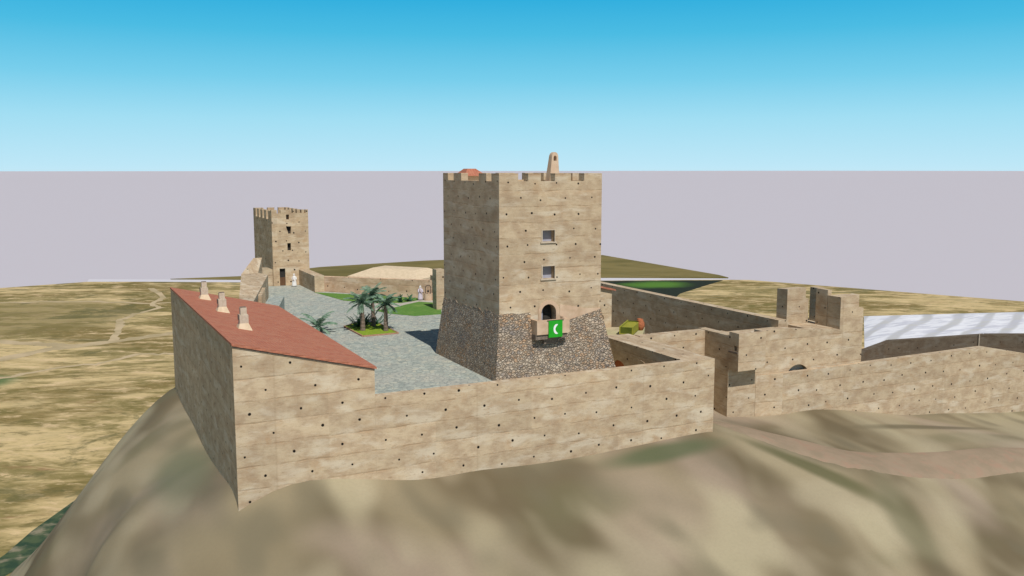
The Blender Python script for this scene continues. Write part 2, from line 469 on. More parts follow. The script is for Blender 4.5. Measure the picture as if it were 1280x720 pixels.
def mesh(name, verts, faces, mat, parent=None, smooth=False, fix=True):
    """verts in WORLD coordinates unless the parent has a transform, then they are shifted to it"""
    me = bpy.data.meshes.new(name)
    me.from_pydata([tuple(v) for v in verts], [], faces)
    bm = bmesh.new()
    bm.from_mesh(me)
    if fix:
        bmesh.ops.remove_doubles(bm, verts=bm.verts, dist=1e-5)
        bmesh.ops.recalc_face_normals(bm, faces=bm.faces)
    uvl = bm.loops.layers.uv.new('UVMap')
    for f in bm.faces:
        nrm = f.normal
        if abs(nrm.z) > 0.6:
            for l in f.loops:
                l[uvl].uv = (l.vert.co.y, l.vert.co.x)
        else:
            t = Vector((-nrm.y, nrm.x, 0))
            if t.length < 1e-6: t = Vector((1, 0, 0))
            t.normalize()
            for l in f.loops:
                l[uvl].uv = (l.vert.co.dot(t), l.vert.co.z)
        f.smooth = smooth
    bm.to_mesh(me)
    bm.free()
    me.materials.append(mat)
    o = bpy.data.objects.new(name, me)
    C.objects.link(o)
    if parent is not None:
        o.parent = parent
        o.matrix_parent_inverse = Matrix.Identity(4)
        # keep the world coordinates of the vertices
        par = Matrix.LocRotScale(parent.location, parent.rotation_euler, parent.scale)
        if parent.parent is not None:
            pp = parent.parent
            par = Matrix.LocRotScale(pp.location, pp.rotation_euler, pp.scale) @ par
        me.transform(par.inverted())
    return o

class MB:
    def __init__(s):
        s.v = []
        s.f = []
    def add(s, v, f):
        k = len(s.v)
        s.v += [Vector(x) for x in v]
        s.f += [tuple(i + k for i in q) for q in f]
        return s
    def box(s, x0, x1, y0, y1, z0, z1):
        return s.add([(x0, y0, z0), (x1, y0, z0), (x1, y1, z0), (x0, y1, z0), (x0, y0, z1), (x1, y0, z1), (x1, y1, z1), (x0, y1, z1)],
                     [(0, 3, 2, 1), (4, 5, 6, 7), (0, 1, 5, 4), (1, 2, 6, 5), (2, 3, 7, 6), (3, 0, 4, 7)])
    def prism(s, pts, z0, z1):
        """pts: xy polygon; z0/z1 numbers or lists"""
        n = len(pts)
        a = z0 if isinstance(z0, (list, tuple)) else [z0] * n
        b = z1 if isinstance(z1, (list, tuple)) else [z1] * n
        v = [(p[0], p[1], a[i]) for i, p in enumerate(pts)] + [(p[0], p[1], b[i]) for i, p in enumerate(pts)]
        f = [tuple(range(n - 1, -1, -1)), tuple(range(n, 2 * n))] + [(i, (i + 1) % n, n + (i + 1) % n, n + i) for i in range(n)]
        return s.add(v, f)
    def panel(s, outer, holes, fn, t):
        """outer, holes: 2d loops; fn(a,b,d)->xyz; t = depth"""
        loops = [outer] + holes
        flat = [p for l in loops for p in l]
        tris = tessellate_polygon([[Vector((p[0], p[1], 0)) for p in l] for l in loops])
        n = len(flat)
        v = [fn(p[0], p[1], 0) for p in flat] + [fn(p[0], p[1], t) for p in flat]
        f = [tuple(x) for x in tris] + [tuple(i + n for i in reversed(x)) for x in tris]
        k = 0
        for l in loops:
            m = len(l)
            for i in range(m):
                a, b = k + i, k + (i + 1) % m
                f.append((a, b, b + n, a + n))
            k += m
        return s.add(v, f)
    def tube(s, pts, rads, seg=10, caps=True, ax=None):
        rings = []
        v = []
        for i, p in enumerate(pts):
            p = Vector(p)
            d = (Vector(pts[min(i + 1, len(pts) - 1)]) - Vector(pts[max(i - 1, 0)])).normalized()
            a = Vector((1, 0, 0)) if abs(d.x) < 0.9 else Vector((0, 1, 0))
            e1 = d.cross(a).normalized()
            e2 = d.cross(e1)
            r = rads[i] if isinstance(rads, (list, tuple)) else rads
            for j in range(seg):
                th = 2 * math.pi * j / seg
                v.append(p + e1 * math.cos(th) * r + e2 * math.sin(th) * r)
        f = []
        for i in range(len(pts) - 1):
            for j in range(seg):
                f.append((i * seg + j, i * seg + (j + 1) % seg, (i + 1) * seg + (j + 1) % seg, (i + 1) * seg + j))
        if caps:
            f.append(tuple(range(seg - 1, -1, -1)))
            f.append(tuple(range((len(pts) - 1) * seg, len(pts) * seg)))
        return s.add(v, f)
    def lathe(s, c, prof, seg=20, sx=1.0, sy=1.0):
        v = []
        for r, z in prof:
            for j in range(seg):
                th = 2 * math.pi * j / seg
                v.append((c[0] + r * sx * math.cos(th), c[1] + r * sy * math.sin(th), c[2] + z))
        f = []
        for i in range(len(prof) - 1):
            for j in range(seg):
                f.append((i * seg + j, i * seg + (j + 1) % seg, (i + 1) * seg + (j + 1) % seg, (i + 1) * seg + j))
        f.append(tuple(range(seg - 1, -1, -1)))
        f.append(tuple(range((len(prof) - 1) * seg, len(prof) * seg)))
        return s.add(v, f)
    def build(s, name, mat, parent=None, smooth=False, fix=True):
        return mesh(name, s.v, s.f, mat, parent, smooth, fix)

def arch_loop(x0, x1, z0, zs, n=10):
    """rectangle with a round head: from z0 up to spring zs, head above"""
    r = (x1 - x0) / 2
    cx = (x0 + x1) / 2
    return [(x0, z0), (x1, z0)] + [(cx + r * math.cos(math.pi * i / n), zs + r * math.sin(math.pi * i / n)) for i in range(n + 1)]
def rect_loop(x0, x1, z0, z1):
    return [(x0, z0), (x1, z0), (x1, z1), (x0, z1)]

# ------------------------------------------------------------------ terrain
CP = [  # x, y, z control points
 (9, 58, -5.57), (11.5, 58, -4.5), (13.3, 58, -4.25), (17.5, 58, -4.8), (21.7, 58, -5.5), (26, 58, -5.4), (31.2, 58, -5.65), (36, 58, -5.6), (41, 58, -5.4), (46.9, 58, -5.25),
 (9.1, 68, -5.6), (9.1, 80, -5.6), (9, 95, -5.6),
 (49, 59.8, -5.4), (52.5, 55.7, -6.6), (54.5, 64.8, -6.8), (64.3, 64.8, -7.1), (70.5, 64.8, -8.0), (77.7, 64.8, -9.3), (87, 64.8, -10.2), (97, 64.8, -11.1),
 (56, 58.5, -7.0), (59.7, 55.6, -8.0), (79.9, 53.4, -9.8), (57.3, 50.1, -8.3), (74.2, 49.4, -10.3), (68, 60, -8.0), (90, 57, -10.8), (95, 50, -12),
 (46.5, 53.5, -6.6), (45.8, 50.1, -8.0), (40.3, 43.8, -10.5), (62.8, 41.2, -14.0), (54.7, 46.6, -10.7), (69.4, 45.0, -13.2), (80, 44, -14),
 (27.1, 55.1, -6.5), (23.3, 47.4, -8.7), (15.8, 50.6, -8.2), (9.5, 54.8, -8.2), (33, 50, -8.4), (20, 54, -6.6),
 (7.8, 66.3, -6.0), (4.9, 64.0, -8.0), (1.6, 60.7, -10.0), (5.2, 81.5, -7.4), (3.2, 79.4, -9.3), (0.3, 75.9, -12.6), (-2.3, 74.3, -16.5), (-3.4, 69, -20), (0.5, 68, -11.2),
 (7, 90, -6.8), (-4.5, 84, -18), (-8, 78, -22), (2, 96, -13), (-3, 104, -22), (-14, 84, -32), (-12, 100, -34), (-10, 66, -20), (-6, 60, -16),
 (-2, 50, -14), (8, 40, -14), (25, 36, -14), (45, 32, -17), (70, 30, -22), (100, 30, -26), (0, 25, -24), (30, 15, -27), (-25, 50, -33), (-20, 25, -34), (30, 0, -33), (80, 10, -34), (60, -5, -36), (0, 0, -33),
 (14, 100, -6), (16, 116, -6), (10, 118, -14), (6, 130, -26), (22, 130, -5), (20, 145, -18), (28, 150, -18), (38, 130, -6), (45, 145, -16), (50, 125, -6), (60, 118, -6), (70, 128, -18), (60, 145, -30),
 (14, 70, -5), (14, 85, -5), (30, 66, -5), (30, 90, -3.5), (24, 100, -3.5), (42, 64, -5), (42, 66, -5), (50, 75, -3.5), (50, 100, -3.5), (60, 85, -3.5), (36, 110, -3),
 (50, 64, -6), (60, 72, -7), (66, 90, -7.5), (72, 110, -14), (75, 80, -8), (85, 72, -8.5), (88, 84, -9), (100, 78, -10), (115, 74, -10), (112, 84, -14), (95, 92, -15), (85, 100, -18), (105, 100, -28), (125, 80, -24), (120, 60, -16), (110, 50, -16), (140, 60, -32), (130, 95, -36), (90, 120, -32), (130, 30, -34), (40, 165, -36), (0, 150, -38), (-20, 120, -38), (80, 150, -38), (-40, 70, -38), (-40, 30, -38),
]
cp = np.array(CP, float)
def tps(r2):
    return 0.5 * r2 * np.log(r2 + 1e-9)
d2 = ((cp[:, None, :2] - cp[None, :, :2]) ** 2).sum(-1)
nC = len(cp)
K = tps(d2) + np.eye(nC) * 1.5
A_ = np.zeros((nC + 3, nC + 3))
A_[:nC, :nC] = K
A_[:nC, nC] = 1
A_[:nC, nC + 1:] = cp[:, :2]
A_[nC, :nC] = 1
A_[nC + 1:, :nC] = cp[:, :2].T
sol = np.linalg.solve(A_, np.concatenate([cp[:, 2], [0, 0, 0]]))
def hgt(x, y):
    x = np.asarray(x, float)
    y = np.asarray(y, float)
    r2 = (x[..., None] - cp[:, 0]) ** 2 + (y[..., None] - cp[:, 1]) ** 2
    h = tps(r2) @ sol[:nC] + sol[nC] + sol[nC + 1] * x + sol[nC + 2] * y
    cx, cy = (x - 45) / 105, (y - 70) / 105
    rr = np.sqrt(cx ** 2 + cy ** 2)
    k = np.clip((rr - 0.85) / 0.25, 0, 1)
    h = h * (1 - k) + (-38) * k
    return np.clip(h, -38, -2.2)
xs = np.arange(-60, 150.1, 1.25)
ys = np.arange(-30, 180.1, 1.25)
gx, gy = np.meshgrid(xs, ys)
gz = hgt(gx, gy)
nx, ny = len(xs), len(ys)
verts = np.stack([gx, gy, gz], -1).reshape(-1, 3).tolist()
faces = [(j * nx + i, j * nx + i + 1, (j + 1) * nx + i + 1, (j + 1) * nx + i) for j in range(ny - 1) for i in range(nx - 1)]
tag(mesh('terrain', verts, faces, M['hill'], smooth=True, fix=False), kind='structure')

# a dirt track climbing to the gate, draped over the hill
cen = [(50.2, 61.6, 3.2), (51.0, 59.0, 4.2), (54.2, 56.0, 5.2), (58.5, 53.3, 5.6), (66, 52.4, 4.6), (75, 51.5, 4.4), (90, 50.5, 4.4), (110, 49, 4.4)]
pts = []
for i in range(len(cen) - 1):
    for k in range(12):
        t = k / 12
        p0, p1, p2, p3 = cen[max(i - 1, 0)], cen[i], cen[i + 1], cen[min(i + 2, len(cen) - 1)]
        pts.append([0.5 * (2 * p1[q] + (p2[q] - p0[q]) * t + (2 * p0[q] - 5 * p1[q] + 4 * p2[q] - p3[q]) * t * t + (3 * p1[q] - p0[q] - 3 * p2[q] + p3[q]) * t ** 3) for q in range(3)])
v, f = [], []
nw = 9
for i, p in enumerate(pts):
    a = pts[max(i - 1, 0)]
    b = pts[min(i + 1, len(pts) - 1)]
    d = Vector((b[0] - a[0], b[1] - a[1])).normalized()
    nn = Vector((-d.y, d.x))
    zc = float(hgt(p[0], p[1]))
    for k in range(nw):
        w = (k / (nw - 1) - 0.5) * p[2]
        x, y = p[0] + nn.x * w, p[1] + nn.y * w
        z = float(hgt(x, y)) + 0.09
        z = z - 0.18 * (abs(2 * k / (nw - 1) - 1) ** 6)
        v.append((x, y, z))
for i in range(len(pts) - 1):
    for k in range(nw - 1):
        f.append((i * nw + k, i * nw + k + 1, (i + 1) * nw + k + 1, (i + 1) * nw + k))
tag(mesh('dirt_track', v, f, M['track'], smooth=True, fix=False), kind='structure')

# the pale open ground and the square of farmland standing on it
tag(MB().add([(-30000, -30000, -32), (30000, -30000, -32), (30000, 30000, -32), (-30000, 30000, -32)], [(0, 1, 2, 3)]).build('ground', M['void'], fix=False), kind='structure')
tag(MB().prism([(-420, -260), (292, -260), (303, 204), (258, 298), (249, 303.7), (206, 321.5), (64.5, 384.5), (30, 403.5), (8, 414), (-23, 407), (-420, 391)], -31.6, -30).build('field', M['field']), kind='structure')
tag(MB().prism([(255.5, 308.5), (258, 318), (262, 421), (230, 429), (164, 435), (109, 428), (68, 406), (40, 409), (66, 394.5), (209.9, 331.5)], -31.6, -29.9).build('far_field', M['fieldfar']), kind='structure')
tag(MB().prism([(8, 415), (30, 404), (64.5, 385), (206, 322), (249, 304.2), (254.5, 307), (209.9, 331), (66, 394), (40, 408.5), (9, 425)], -31.6, -30.15).build('road', M['roadpale']), kind='structure')
tag(MB().prism([(247.5, 302), (206, 319.5), (150, 344), (150, 300), (192, 262), (206, 276), (228, 290)], -29.995, -29.975).build('crop_field', M['crop']), kind='structure')
# farm tracks
def ribbon(pl, w, z, name, mat):
    v, f = [], []
    for i, p in enumerate(pl):
        a, b = pl[max(i - 1, 0)], pl[min(i + 1, len(pl) - 1)]
        d = Vector((b[0] - a[0], b[1] - a[1])).normalized()
        for s in (-1, 1):
            v.append((p[0] - d.y * w * s / 2, p[1] + d.x * w * s / 2, z))
    for i in range(len(pl) - 1):
        f.append((2 * i, 2 * i + 1, 2 * i + 3, 2 * i + 2))
    return tag(mesh(name, v, f, mat, fix=False), kind='structure')
M['farm'] = plain('pale_farm_track', (0.50, 0.39, 0.24), (0.38, 0.30, 0.17), 0.12, bump=0)
def wavy(pl, w, z, name, mat, seed, amp=.6):
    rnd = random.Random(seed)
    out = []
    for a, b in zip(pl[:-1], pl[1:]):
        for k in range(6):
            t = k / 6
            out.append((a[0] + (b[0] - a[0]) * t + rnd.uniform(-.4, .4) * amp, a[1] + (b[1] - a[1]) * t + rnd.uniform(-1, 1) * amp))
    out.append(pl[-1])
    v, f = [], []
    for i, p in enumerate(out):
        a, b = out[max(i - 1, 0)], out[min(i + 1, len(out) - 1)]
        d = Vector((b[0] - a[0], b[1] - a[1])).normalized()
        ww = w * rnd.uniform(.7, 1.25)
        for q in (-1, 1):
            v.append((p[0] - d.y * ww * q / 2, p[1] + d.x * ww * q / 2, z))
    for i in range(len(out) - 1):
        f.append((2 * i, 2 * i + 1, 2 * i + 3, 2 * i + 2))
    return tag(mesh(name, v, f, mat, fix=False), kind='structure')
FM = M['farm']
wavy([(-60, 250), (-38, 247), (-15, 252), (-5, 261), (4, 263), (16, 267), (26, 271.5), (44, 276), (70, 290)], 5.0, -29.99, 'farm_track', FM, 1)
wavy([(-60, 292), (-34, 284), (-17, 278.5), (-5, 268), (0, 262.5)], 4.5, -29.985, 'farm_track', FM, 2)
wavy([(-60, 222), (-20, 224), (-8, 233), (5, 236), (15, 243), (24, 240), (44, 243)], 1.8, -29.988, 'farm_track', FM, 3, 1.2)
wavy([(30, 381), (31.7, 350), (26, 335), (27.9, 324), (19.8, 314), (14.4, 303), (13.5, 287), (10.5, 266)], 2.2, -29.982, 'farm_track', FM, 4, 1.0)
wavy([(-60, 350), (-22, 362), (7, 352), (26, 335), (60, 330)], 2.6, -29.979, 'farm_track', FM, 5, 1.5)
M['ditch'] = plain('dark_green_ditch', (0.03, 0.06, 0.035), (0.07, 0.10, 0.05), 0.5, stretch=(1, 1, 1), c3=(0.25, 0.22, 0.15), s3=0.35, bump=0)
ribbon([(-16, 104), (-13, 110), (-10, 115.5), (-8.2, 117.5), (-6.5, 120.3), (-3.8, 127), (2, 138)], 4.2, -29.97, 'ditch', M['ditch'])

# white plastic covered growing ground, in gentle tunnels
def tunnels():
    A, B, Cc, D = Vector((226, 207)), Vector((300, 184)), Vector((262, 110)), Vector((165, 150))
    nu, nv = 90, 40
    v, f = [], []
    for j in range(nv + 1):
        for i in range(nu + 1):
            s, t = i / nu, j / nv
            p = (A * (1 - s) + B * s) * (1 - t) + (D * (1 - s) + Cc * s) * t
            edge = min(1, 12 * min(s, 1 - s, t, 1 - t) + 0.02)
            z = -30 + edge * (0.9 + 0.12 * math.sin(s * 7 * 2 * math.pi + 2.0 * t))
            v.append((p.x, p.y, z))
    for j in range(nv):
        for i in range(nu):
            a = j * (nu + 1) + i
            f.append((a, a + 1, a + nu + 2, a + nu + 1))
    return mesh('plastic_greenhouse', v, f, M['plastic'], smooth=True, fix=False)
tag(tunnels(), 'broad low white plastic covered growing tunnels with grey diagonal bands beyond the right wall', 'greenhouse')

# ------------------------------------------------------------------ courtyard levels
tag(MB().prism([(9.6, 58.7), (37, 58.7), (37, 73), (41, 73), (41, 104), (42.5, 106), (30.5, 121), (30.5, 128), (25, 128), (22.5, 123.0), (20.3, 118.2), (16.0, 93.0), (16.0, 89.2), (9.6, 89.2)], -2.0, 0).build('courtyard_paving', M['paving'], fix=False), kind='structure')
tag(MB().prism([(37, 70.2), (48, 70.2), (53.0, 76.8), (50, 78.29), (41, 78.29), (41, 73.02), (37, 73.02)], -6.5, 0.0).build('upper_yard', M['sand'], fix=False), kind='structure')
tag(MB().box(41.02, 64.0, 70.62, 125, -6.6, -6.0).build('lower_yard', M['sand'], fix=False), kind='structure')
tag(MB().box(39, 44.1, 58.7, 70.2, -5, -3.0).build('sunken_yard_floor', M['sand'], fix=False), kind='structure')
tag(MB().prism([(29.2, 118.2), (30.6, 109.0), (33.4, 105.1), (36.3, 104.0), (39.6, 105.6), (40.6, 106.0)], 0.004, 0.03).build('lawn', M['lawn']), kind='structure')
tag(MB().prism([(31.6, 99.6), (32.2, 96.9), (34.3, 93.9), (37.4, 93.8), (40.5, 101.6), (38.6, 104.0), (36.3, 102.4), (34.6, 101.0)], 0.004, 0.03).build('lawn', M['lawn']), kind='structure')
tag(MB().prism([(33.4, 105.0), (31.7, 99.7), (34.6, 101.1), (36.3, 102.5), (38.5, 104.1), (40.6, 101.7), (42, 104.5), (39.8, 105.5), (36.3, 103.9)], 0.002, 0.016).build('garden_path', M['gravel']), kind='structure')

# ------------------------------------------------------------------ main tower
X0, X1, Y0, Y1 = 29.45, 38.44, 62.0, 73.15
ZT, ZG = 15.72, 15.12
t = empty('main_tower', (33.9, 67.5, 0), 'large square rammed earth tower on a flared rubble base, with crescent flag and bell gable', 'tower')
shaft = MB()
gaps = [(31.05, 31.9), (32.98, 34.22), (35.62, 36.82)]
def crenel(a0, a1, zb, zt, zg, gaps):
    l = [(a0, zb), (a1, zb), (a1, zt)]
    for g0, g1 in reversed(gaps):
        l += [(g1, zt), (g1, zg), (g0, zg), (g0, zt)]
    return l + [(a0, zt)]
def dent(x0, x1, z0, z1):
    return rect_loop(x0, x1, z0, z1)
win1, win2 = (33.13, 34.19, 10.46, 11.36), (33.15, 34.21, 7.59, 8.58)
door = arch_loop(33.05, 34.35, 3.7, 4.95)
shaft.panel(crenel(X0, X1, 3.7, ZT, ZG, gaps), [rect_loop(*win1), rect_loop(*win2), [(a, b + 0.02) for a, b in door]], lambda a, b, d: (a, Y0 + d, b), 0.75)
lg = [(63.35, 64.3), (65.7, 69.2), (70.8, 72.05)]
shaft.panel(crenel(Y0 + .75, Y1, 3.7, ZT, ZG, lg), [], lambda a, b, d: (X0 + d, a, b), 0.6)
shaft.panel(crenel(Y0 + .75, Y1, 3.7, ZT, ZG, [(64.6, 65.6), (67, 68), (69.6, 70.6)]), [], lambda a, b, d: (X1 - d, a, b), 0.6)
shaft.panel(crenel(X0 + .6, X1 - .6, 3.7, ZT, ZG, [(31.2, 32.2), (33.6, 34.4), (36, 37)]), [], lambda a, b, d: (a, Y1 - d, b), 0.6)
shaft.build('shaft', M['tower'], t)
MB().box(X0 + .55, X1 - .55, Y0 + .7, Y1 - .55, 14.6, 14.9).build('roof_deck', M['cream'], t)
# battered rubble base with an uneven top
k = 0.6 / 5.0
def ring(z):
    e = (5.0 - z) * k
    return [(X0 - .02 - e, Y0 - .02 - e * 1.08), (X1 + .02 + e * 1.9, Y0 - .02 - e * 1.08), (X1 + .02 + e * 1.9, Y1 + .02 + e), (X0 - .02 - e, Y1 + .02 + e)]
rb = MB()
b0 = ring(-4.0)
def on(xx, z):
    e = (5.0 - z) * k
    return (xx, Y0 - .02 - e * 1.08, z)
r5 = ring(5.05)
front = [(b0[0][0], b0[0][1], -4.0), (b0[1][0], b0[1][1], -4.0), (X1 + .03, on(0, 4.9)[1], 4.92)]
for xx, z in [(37.6, 4.72), (37.1, 4.62), (36.2, 4.40), (35.5, 4.22), (35.05, 4.02), (34.95, 3.92), (32.1, 3.92), (32.1, 5.06), (31.2, 5.0), (30.4, 5.1)]:
    front.append(on(xx, z))
front.append((X0 - .03, Y0 - .03, 5.05))
n0 = len(front)
inner = [(p[0] if i not in (0, 1) else p[0], max(p[1], Y0) + 0.25 if i > 1 else p[1] + 0.25, p[2]) for i, p in enumerate(front)]
rb.add(front, [tuple(range(n0))])
rb.add(front[2:] + [(p[0], Y0 + .2, p[2]) for p in front[2:]], [(i, i + 1, n0 - 2 + i + 1, n0 - 2 + i) for i in range(n0 - 3)])
_r = random.Random(5)
LT = [(X0 - .03, 62 - .03, 5.05)] + [(X0 - .03, 62 + 11.1 * q / 26, 5.0 + _r.uniform(-.22, .16)) for q in range(1, 26)] + [(X0 - .03, Y1 + .03, 5.0)]
NL = len(LT)
rb.add([(b0[0][0], b0[0][1], -4)] + LT + [(b0[3][0], b0[3][1], -4)], [tuple(range(NL + 2))])
rb.add(LT + [(X0 + .2, p[1], p[2]) for p in LT], [(i, i + 1, NL + 1 + i, NL + i) for i in range(NL - 1)])
rb.add([(b0[1][0], b0[1][1], -4), (X1 + .03, on(0, 4.9)[1], 4.92), (X1 + .03, Y1 + .03, 5.0), (b0[2][0], b0[2][1], -4)], [(0, 1, 2, 3)])
rb.add([(b0[2][0], b0[2][1], -4), (X1 + .03, Y1 + .03, 5.0), (X0 - .03, Y1 + .03, 5.0), (b0[3][0], b0[3][1], -4)], [(0, 1, 2, 3)])
rb.add([(X1 - .2, Y0 + .2, 4.9), (X1 + .03, on(0, 4.9)[1], 4.92), (X1 + .03, Y1 + .03, 5.0), (X1 - .2, Y1 + .03, 5.0)], [(0, 1, 2, 3)])
rb.build('rubble_base', M['rubble'], t)
for (a, b, c, d) in (win1, win2):
    fr = MB()
    fr.box(a - .10, a, Y0 - .05, Y0 + .12, c - .0, d + .08)
    fr.box(b, b + .05, Y0 - .05, Y0 + .12, c - .0, d + .08)
    fr.box(a, b, Y0 - .05, Y0 + .12, d, d + .04)
    w = fr.build('window', M['frame'], t)
    MB().box(a - .18, b + .14, Y0 - .10, Y0 + .15, c - .09, c - .002).build('sill', M['frame'], w)
    MB().box(a - .02, b + .02, Y0 + .52, Y0 + .58, c - .02, d + .02).build('pane', M['glass'], w)
# arched doorway over the projecting balcony
fr = MB()
outer = arch_loop(32.78, 34.66, 3.72, 4.95, 14)
fr.panel(outer, [arch_loop(33.05, 34.35, 3.74, 4.95, 14)], lambda a, b, d: (a, Y0 - .06 + d, b), 0.09)
dr = fr.build('arched_doorway', M['smooth'], t)
MB().box(32.9, 34.5, Y0 + .7, Y0 + .76, 3.6, 5.7).build('dark_backing', M['dark'], dr)  # dark sheet standing in for the unlit depth behind the arch
MB().box(33.02, 33.42, Y0 + .45, Y0 + .69, 3.72, 5.3).build('door_post', M['glass'], dr)
bal = MB()
yb = 60.95
bal.box(32.15, 35.0, yb, yb + .22, 3.42, 4.52).box(32.15, 32.37, yb + .22, Y0 - .021, 3.42, 4.52).box(34.78, 35.0, yb + .22, Y0 - .021, 3.42, 4.52).box(32.37, 34.78, yb + .22, Y0 - .021, 3.42, 3.6)
B = bal.build('balcony', M['smooth'], t)
MB().box(32.1, 34.85, yb + .12, 61.75, 3.02, 3.415).box(32.95, 34.0, yb + .35, 61.65, 2.62, 3.015).build('corbel', M['corbel'], B)
# smooth plaster skirt right of the balcony
MB().panel([(35.02, 3.95), (35.2, 4.05), (36.2, 4.38), (37.2, 4.6), (38.40, 4.85), (38.40, 5.0), (37.0, 5.05), (35.9, 5.3), (34.7, 5.5), (34.7, 4.6), (35.02, 4.55)], [], lambda a, b, d: (a, Y0 - .03 + d, b), 0.05).build('plaster_patch', M['smooth'], t)
# roof hut with small hipped tile roof
h = MB().box(30.4, 31.9, 70.4, 72.2, 14.9, 15.5).build('stair_hut', M['cream'], t)
MB().add([(30.15, 70.1, 15.48), (32.2, 70.1, 15.48), (32.2, 72.5, 15.48), (30.15, 72.5, 15.48), (30.75, 70.9, 16.08), (31.5, 70.9, 16.08), (31.5, 71.7, 16.08), (30.75, 71.7, 16.08)],
         [(0, 1, 5, 4), (1, 2, 6, 5), (2, 3, 7, 6), (3, 0, 4, 7), (4, 5, 6, 7), (3, 2, 1, 0)]).build('hut_roof', M['roof'], t)
# bell gable
bg_ = MB()
gl = [(35.92, 14.9), (36.86, 14.9), (36.72, 16.95)] + [(36.42 + .30 * math.cos(a), 17.0 + .42 * math.sin(a)) for a in [math.pi * i / 8 for i in range(9)]] + [(36.12, 16.95)]
bg_.panel(gl, [arch_loop(36.28, 36.56, 16.72, 17.0, 8)], lambda a, b, d: (a - (17.4 - b) * 0.0, 66 + d * (0.55 + 0.16 * (17.4 - b)), b), 0.85)
bg_.build('bell_gable', M['smooth'], t)

# flag
fl = empty('flag', (33.8, 60.9, 4.5), 'square green flag with white crescent hanging from the tower balcony', 'flag')
fx0, fx1, fz0, fz1 = 33.12, 34.34, 3.16, 4.47
nv, nu = 10, 10
v, f = [], []
for j in range(nv + 1):
    for i in range(nu + 1):
        s, tt = i / nu, j / nv
        v.append((fx0 + (fx1 - fx0) * s, 60.88 + 0.02 * math.sin(s * 9) * (1 - tt), fz0 + (fz1 - fz0) * tt))
off = len(v)
v += [(a, b + 0.012, c) for a, b, c in v]
for j in range(nv):
    for i in range(nu):
        a = j * (nu + 1) + i
        f.append((a, a + 1, a + nu + 2, a + nu + 1))
        f.append(tuple(off + q for q in (a + nu + 1, a + nu + 2, a + 1, a)))
mesh('cloth', v, f, M['flag'], fl, smooth=True, fix=False)
# crescent opening to the right
cx, cz, R1 = 33.80, 3.80, 0.34
a0 = [math.radians(a) for a in np.linspace(62, 298, 17)]
outerc = [(cx + R1 * math.cos(a) * 0.80, cz + R1 * math.sin(a) * 1.15) for a in a0]
pA, pB = outerc[0], outerc[-1]
innerc = []
for i in range(1, 16):
    s = i / 16
    zz = pB[1] + (pA[1] - pB[1]) * s
    bulge = math.sin(math.pi * s)
    innerc.append((pA[0] - 0.235 * bulge - 0.02 * (1 - bulge), zz))
MB().panel(outerc + innerc, [], lambda a, b, d: (a, 60.845 + d, b), 0.008).build('crescent', M['flagwhite'], fl)
MB().tube([(33.0, 60.90, 4.5), (34.46, 60.90, 4.5)], 0.025, 8).build('flag_rod', M['iron'], fl)

# ------------------------------------------------------------------ left building
lb = empty('tiled_building', (13.6, 75, 0), 'long rammed earth building with sloping red roof and high windowless outer wall', 'building')
XA, XB, YA, YB = 9.09, 18.27, 58.0, 93.4
bz = lambda x, y: 5.08 + (2.76 - 5.08) * (x - XA) / (XB - XA) - 0.55 * (y - YA) / (YB - YA) * (1 - (x - XA) / (XB - XA))
MB().prism([(XA, YA), (XB, YA), (XB, 88.6), (XA, YB)], [-9, -9, -9, -9], [bz(XA, YA), bz(XB, YA), bz(XB, 88.6), bz(XA, YB)]).build('wall', M['wall'], lb)
ov = 0.12
cr = [(XA - .04, YA - ov), (XB + .12, YA - ov), (XB + .12, YB + ov), (XA - .04, YB + ov)]
v, f = [], []
nn = 12
for lv in (0.01, 0.16):
    for j in range(nn + 1):
        for i in range(nn + 1):
            s, tt = i / nn, j / nn
            x = cr[0][0] + (cr[1][0] - cr[0][0]) * s
            y = cr[0][1] + (cr[2][1] - 4.8 * s - cr[0][1]) * tt
            v.append((x, y, bz(x, y) + lv))
q = (nn + 1) ** 2
for j in range(nn):
    for i in range(nn):
        a = j * (nn + 1) + i
        f.append((q + a, q + a + 1, q + a + nn + 2, q + a + nn + 1))
        f.append((a + nn + 1, a + nn + 2, a + 1, a))
for i in range(nn):
    f.append((i, i + 1, q + i + 1, q + i))
    a = nn * (nn + 1) + i
    f.append((a + 1, a, q + a, q + a + 1))
    a = i * (nn + 1)
    f.append((a + nn + 1, a, q + a, q + a + nn + 1))
    a = i * (nn + 1) + nn
    f.append((a, a + nn + 1, q + a + nn + 1, q + a))
mesh('roof', v, f, M['roof'], lb, fix=False)
MB().prism([(XA, YA - .05), (XB, YA - .05), (XB, YA - .003), (XA, YA - .003)], [bz(XA, YA) - .10, bz(XB, YA) - .10, bz(XB, YA) - .10, bz(XA, YA) - .10], [bz(XA, YA) + .005, bz(XB, YA) + .005, bz(XB, YA) + .005, bz(XA, YA) + .005]).build('verge_board', M['corbel'], lb)
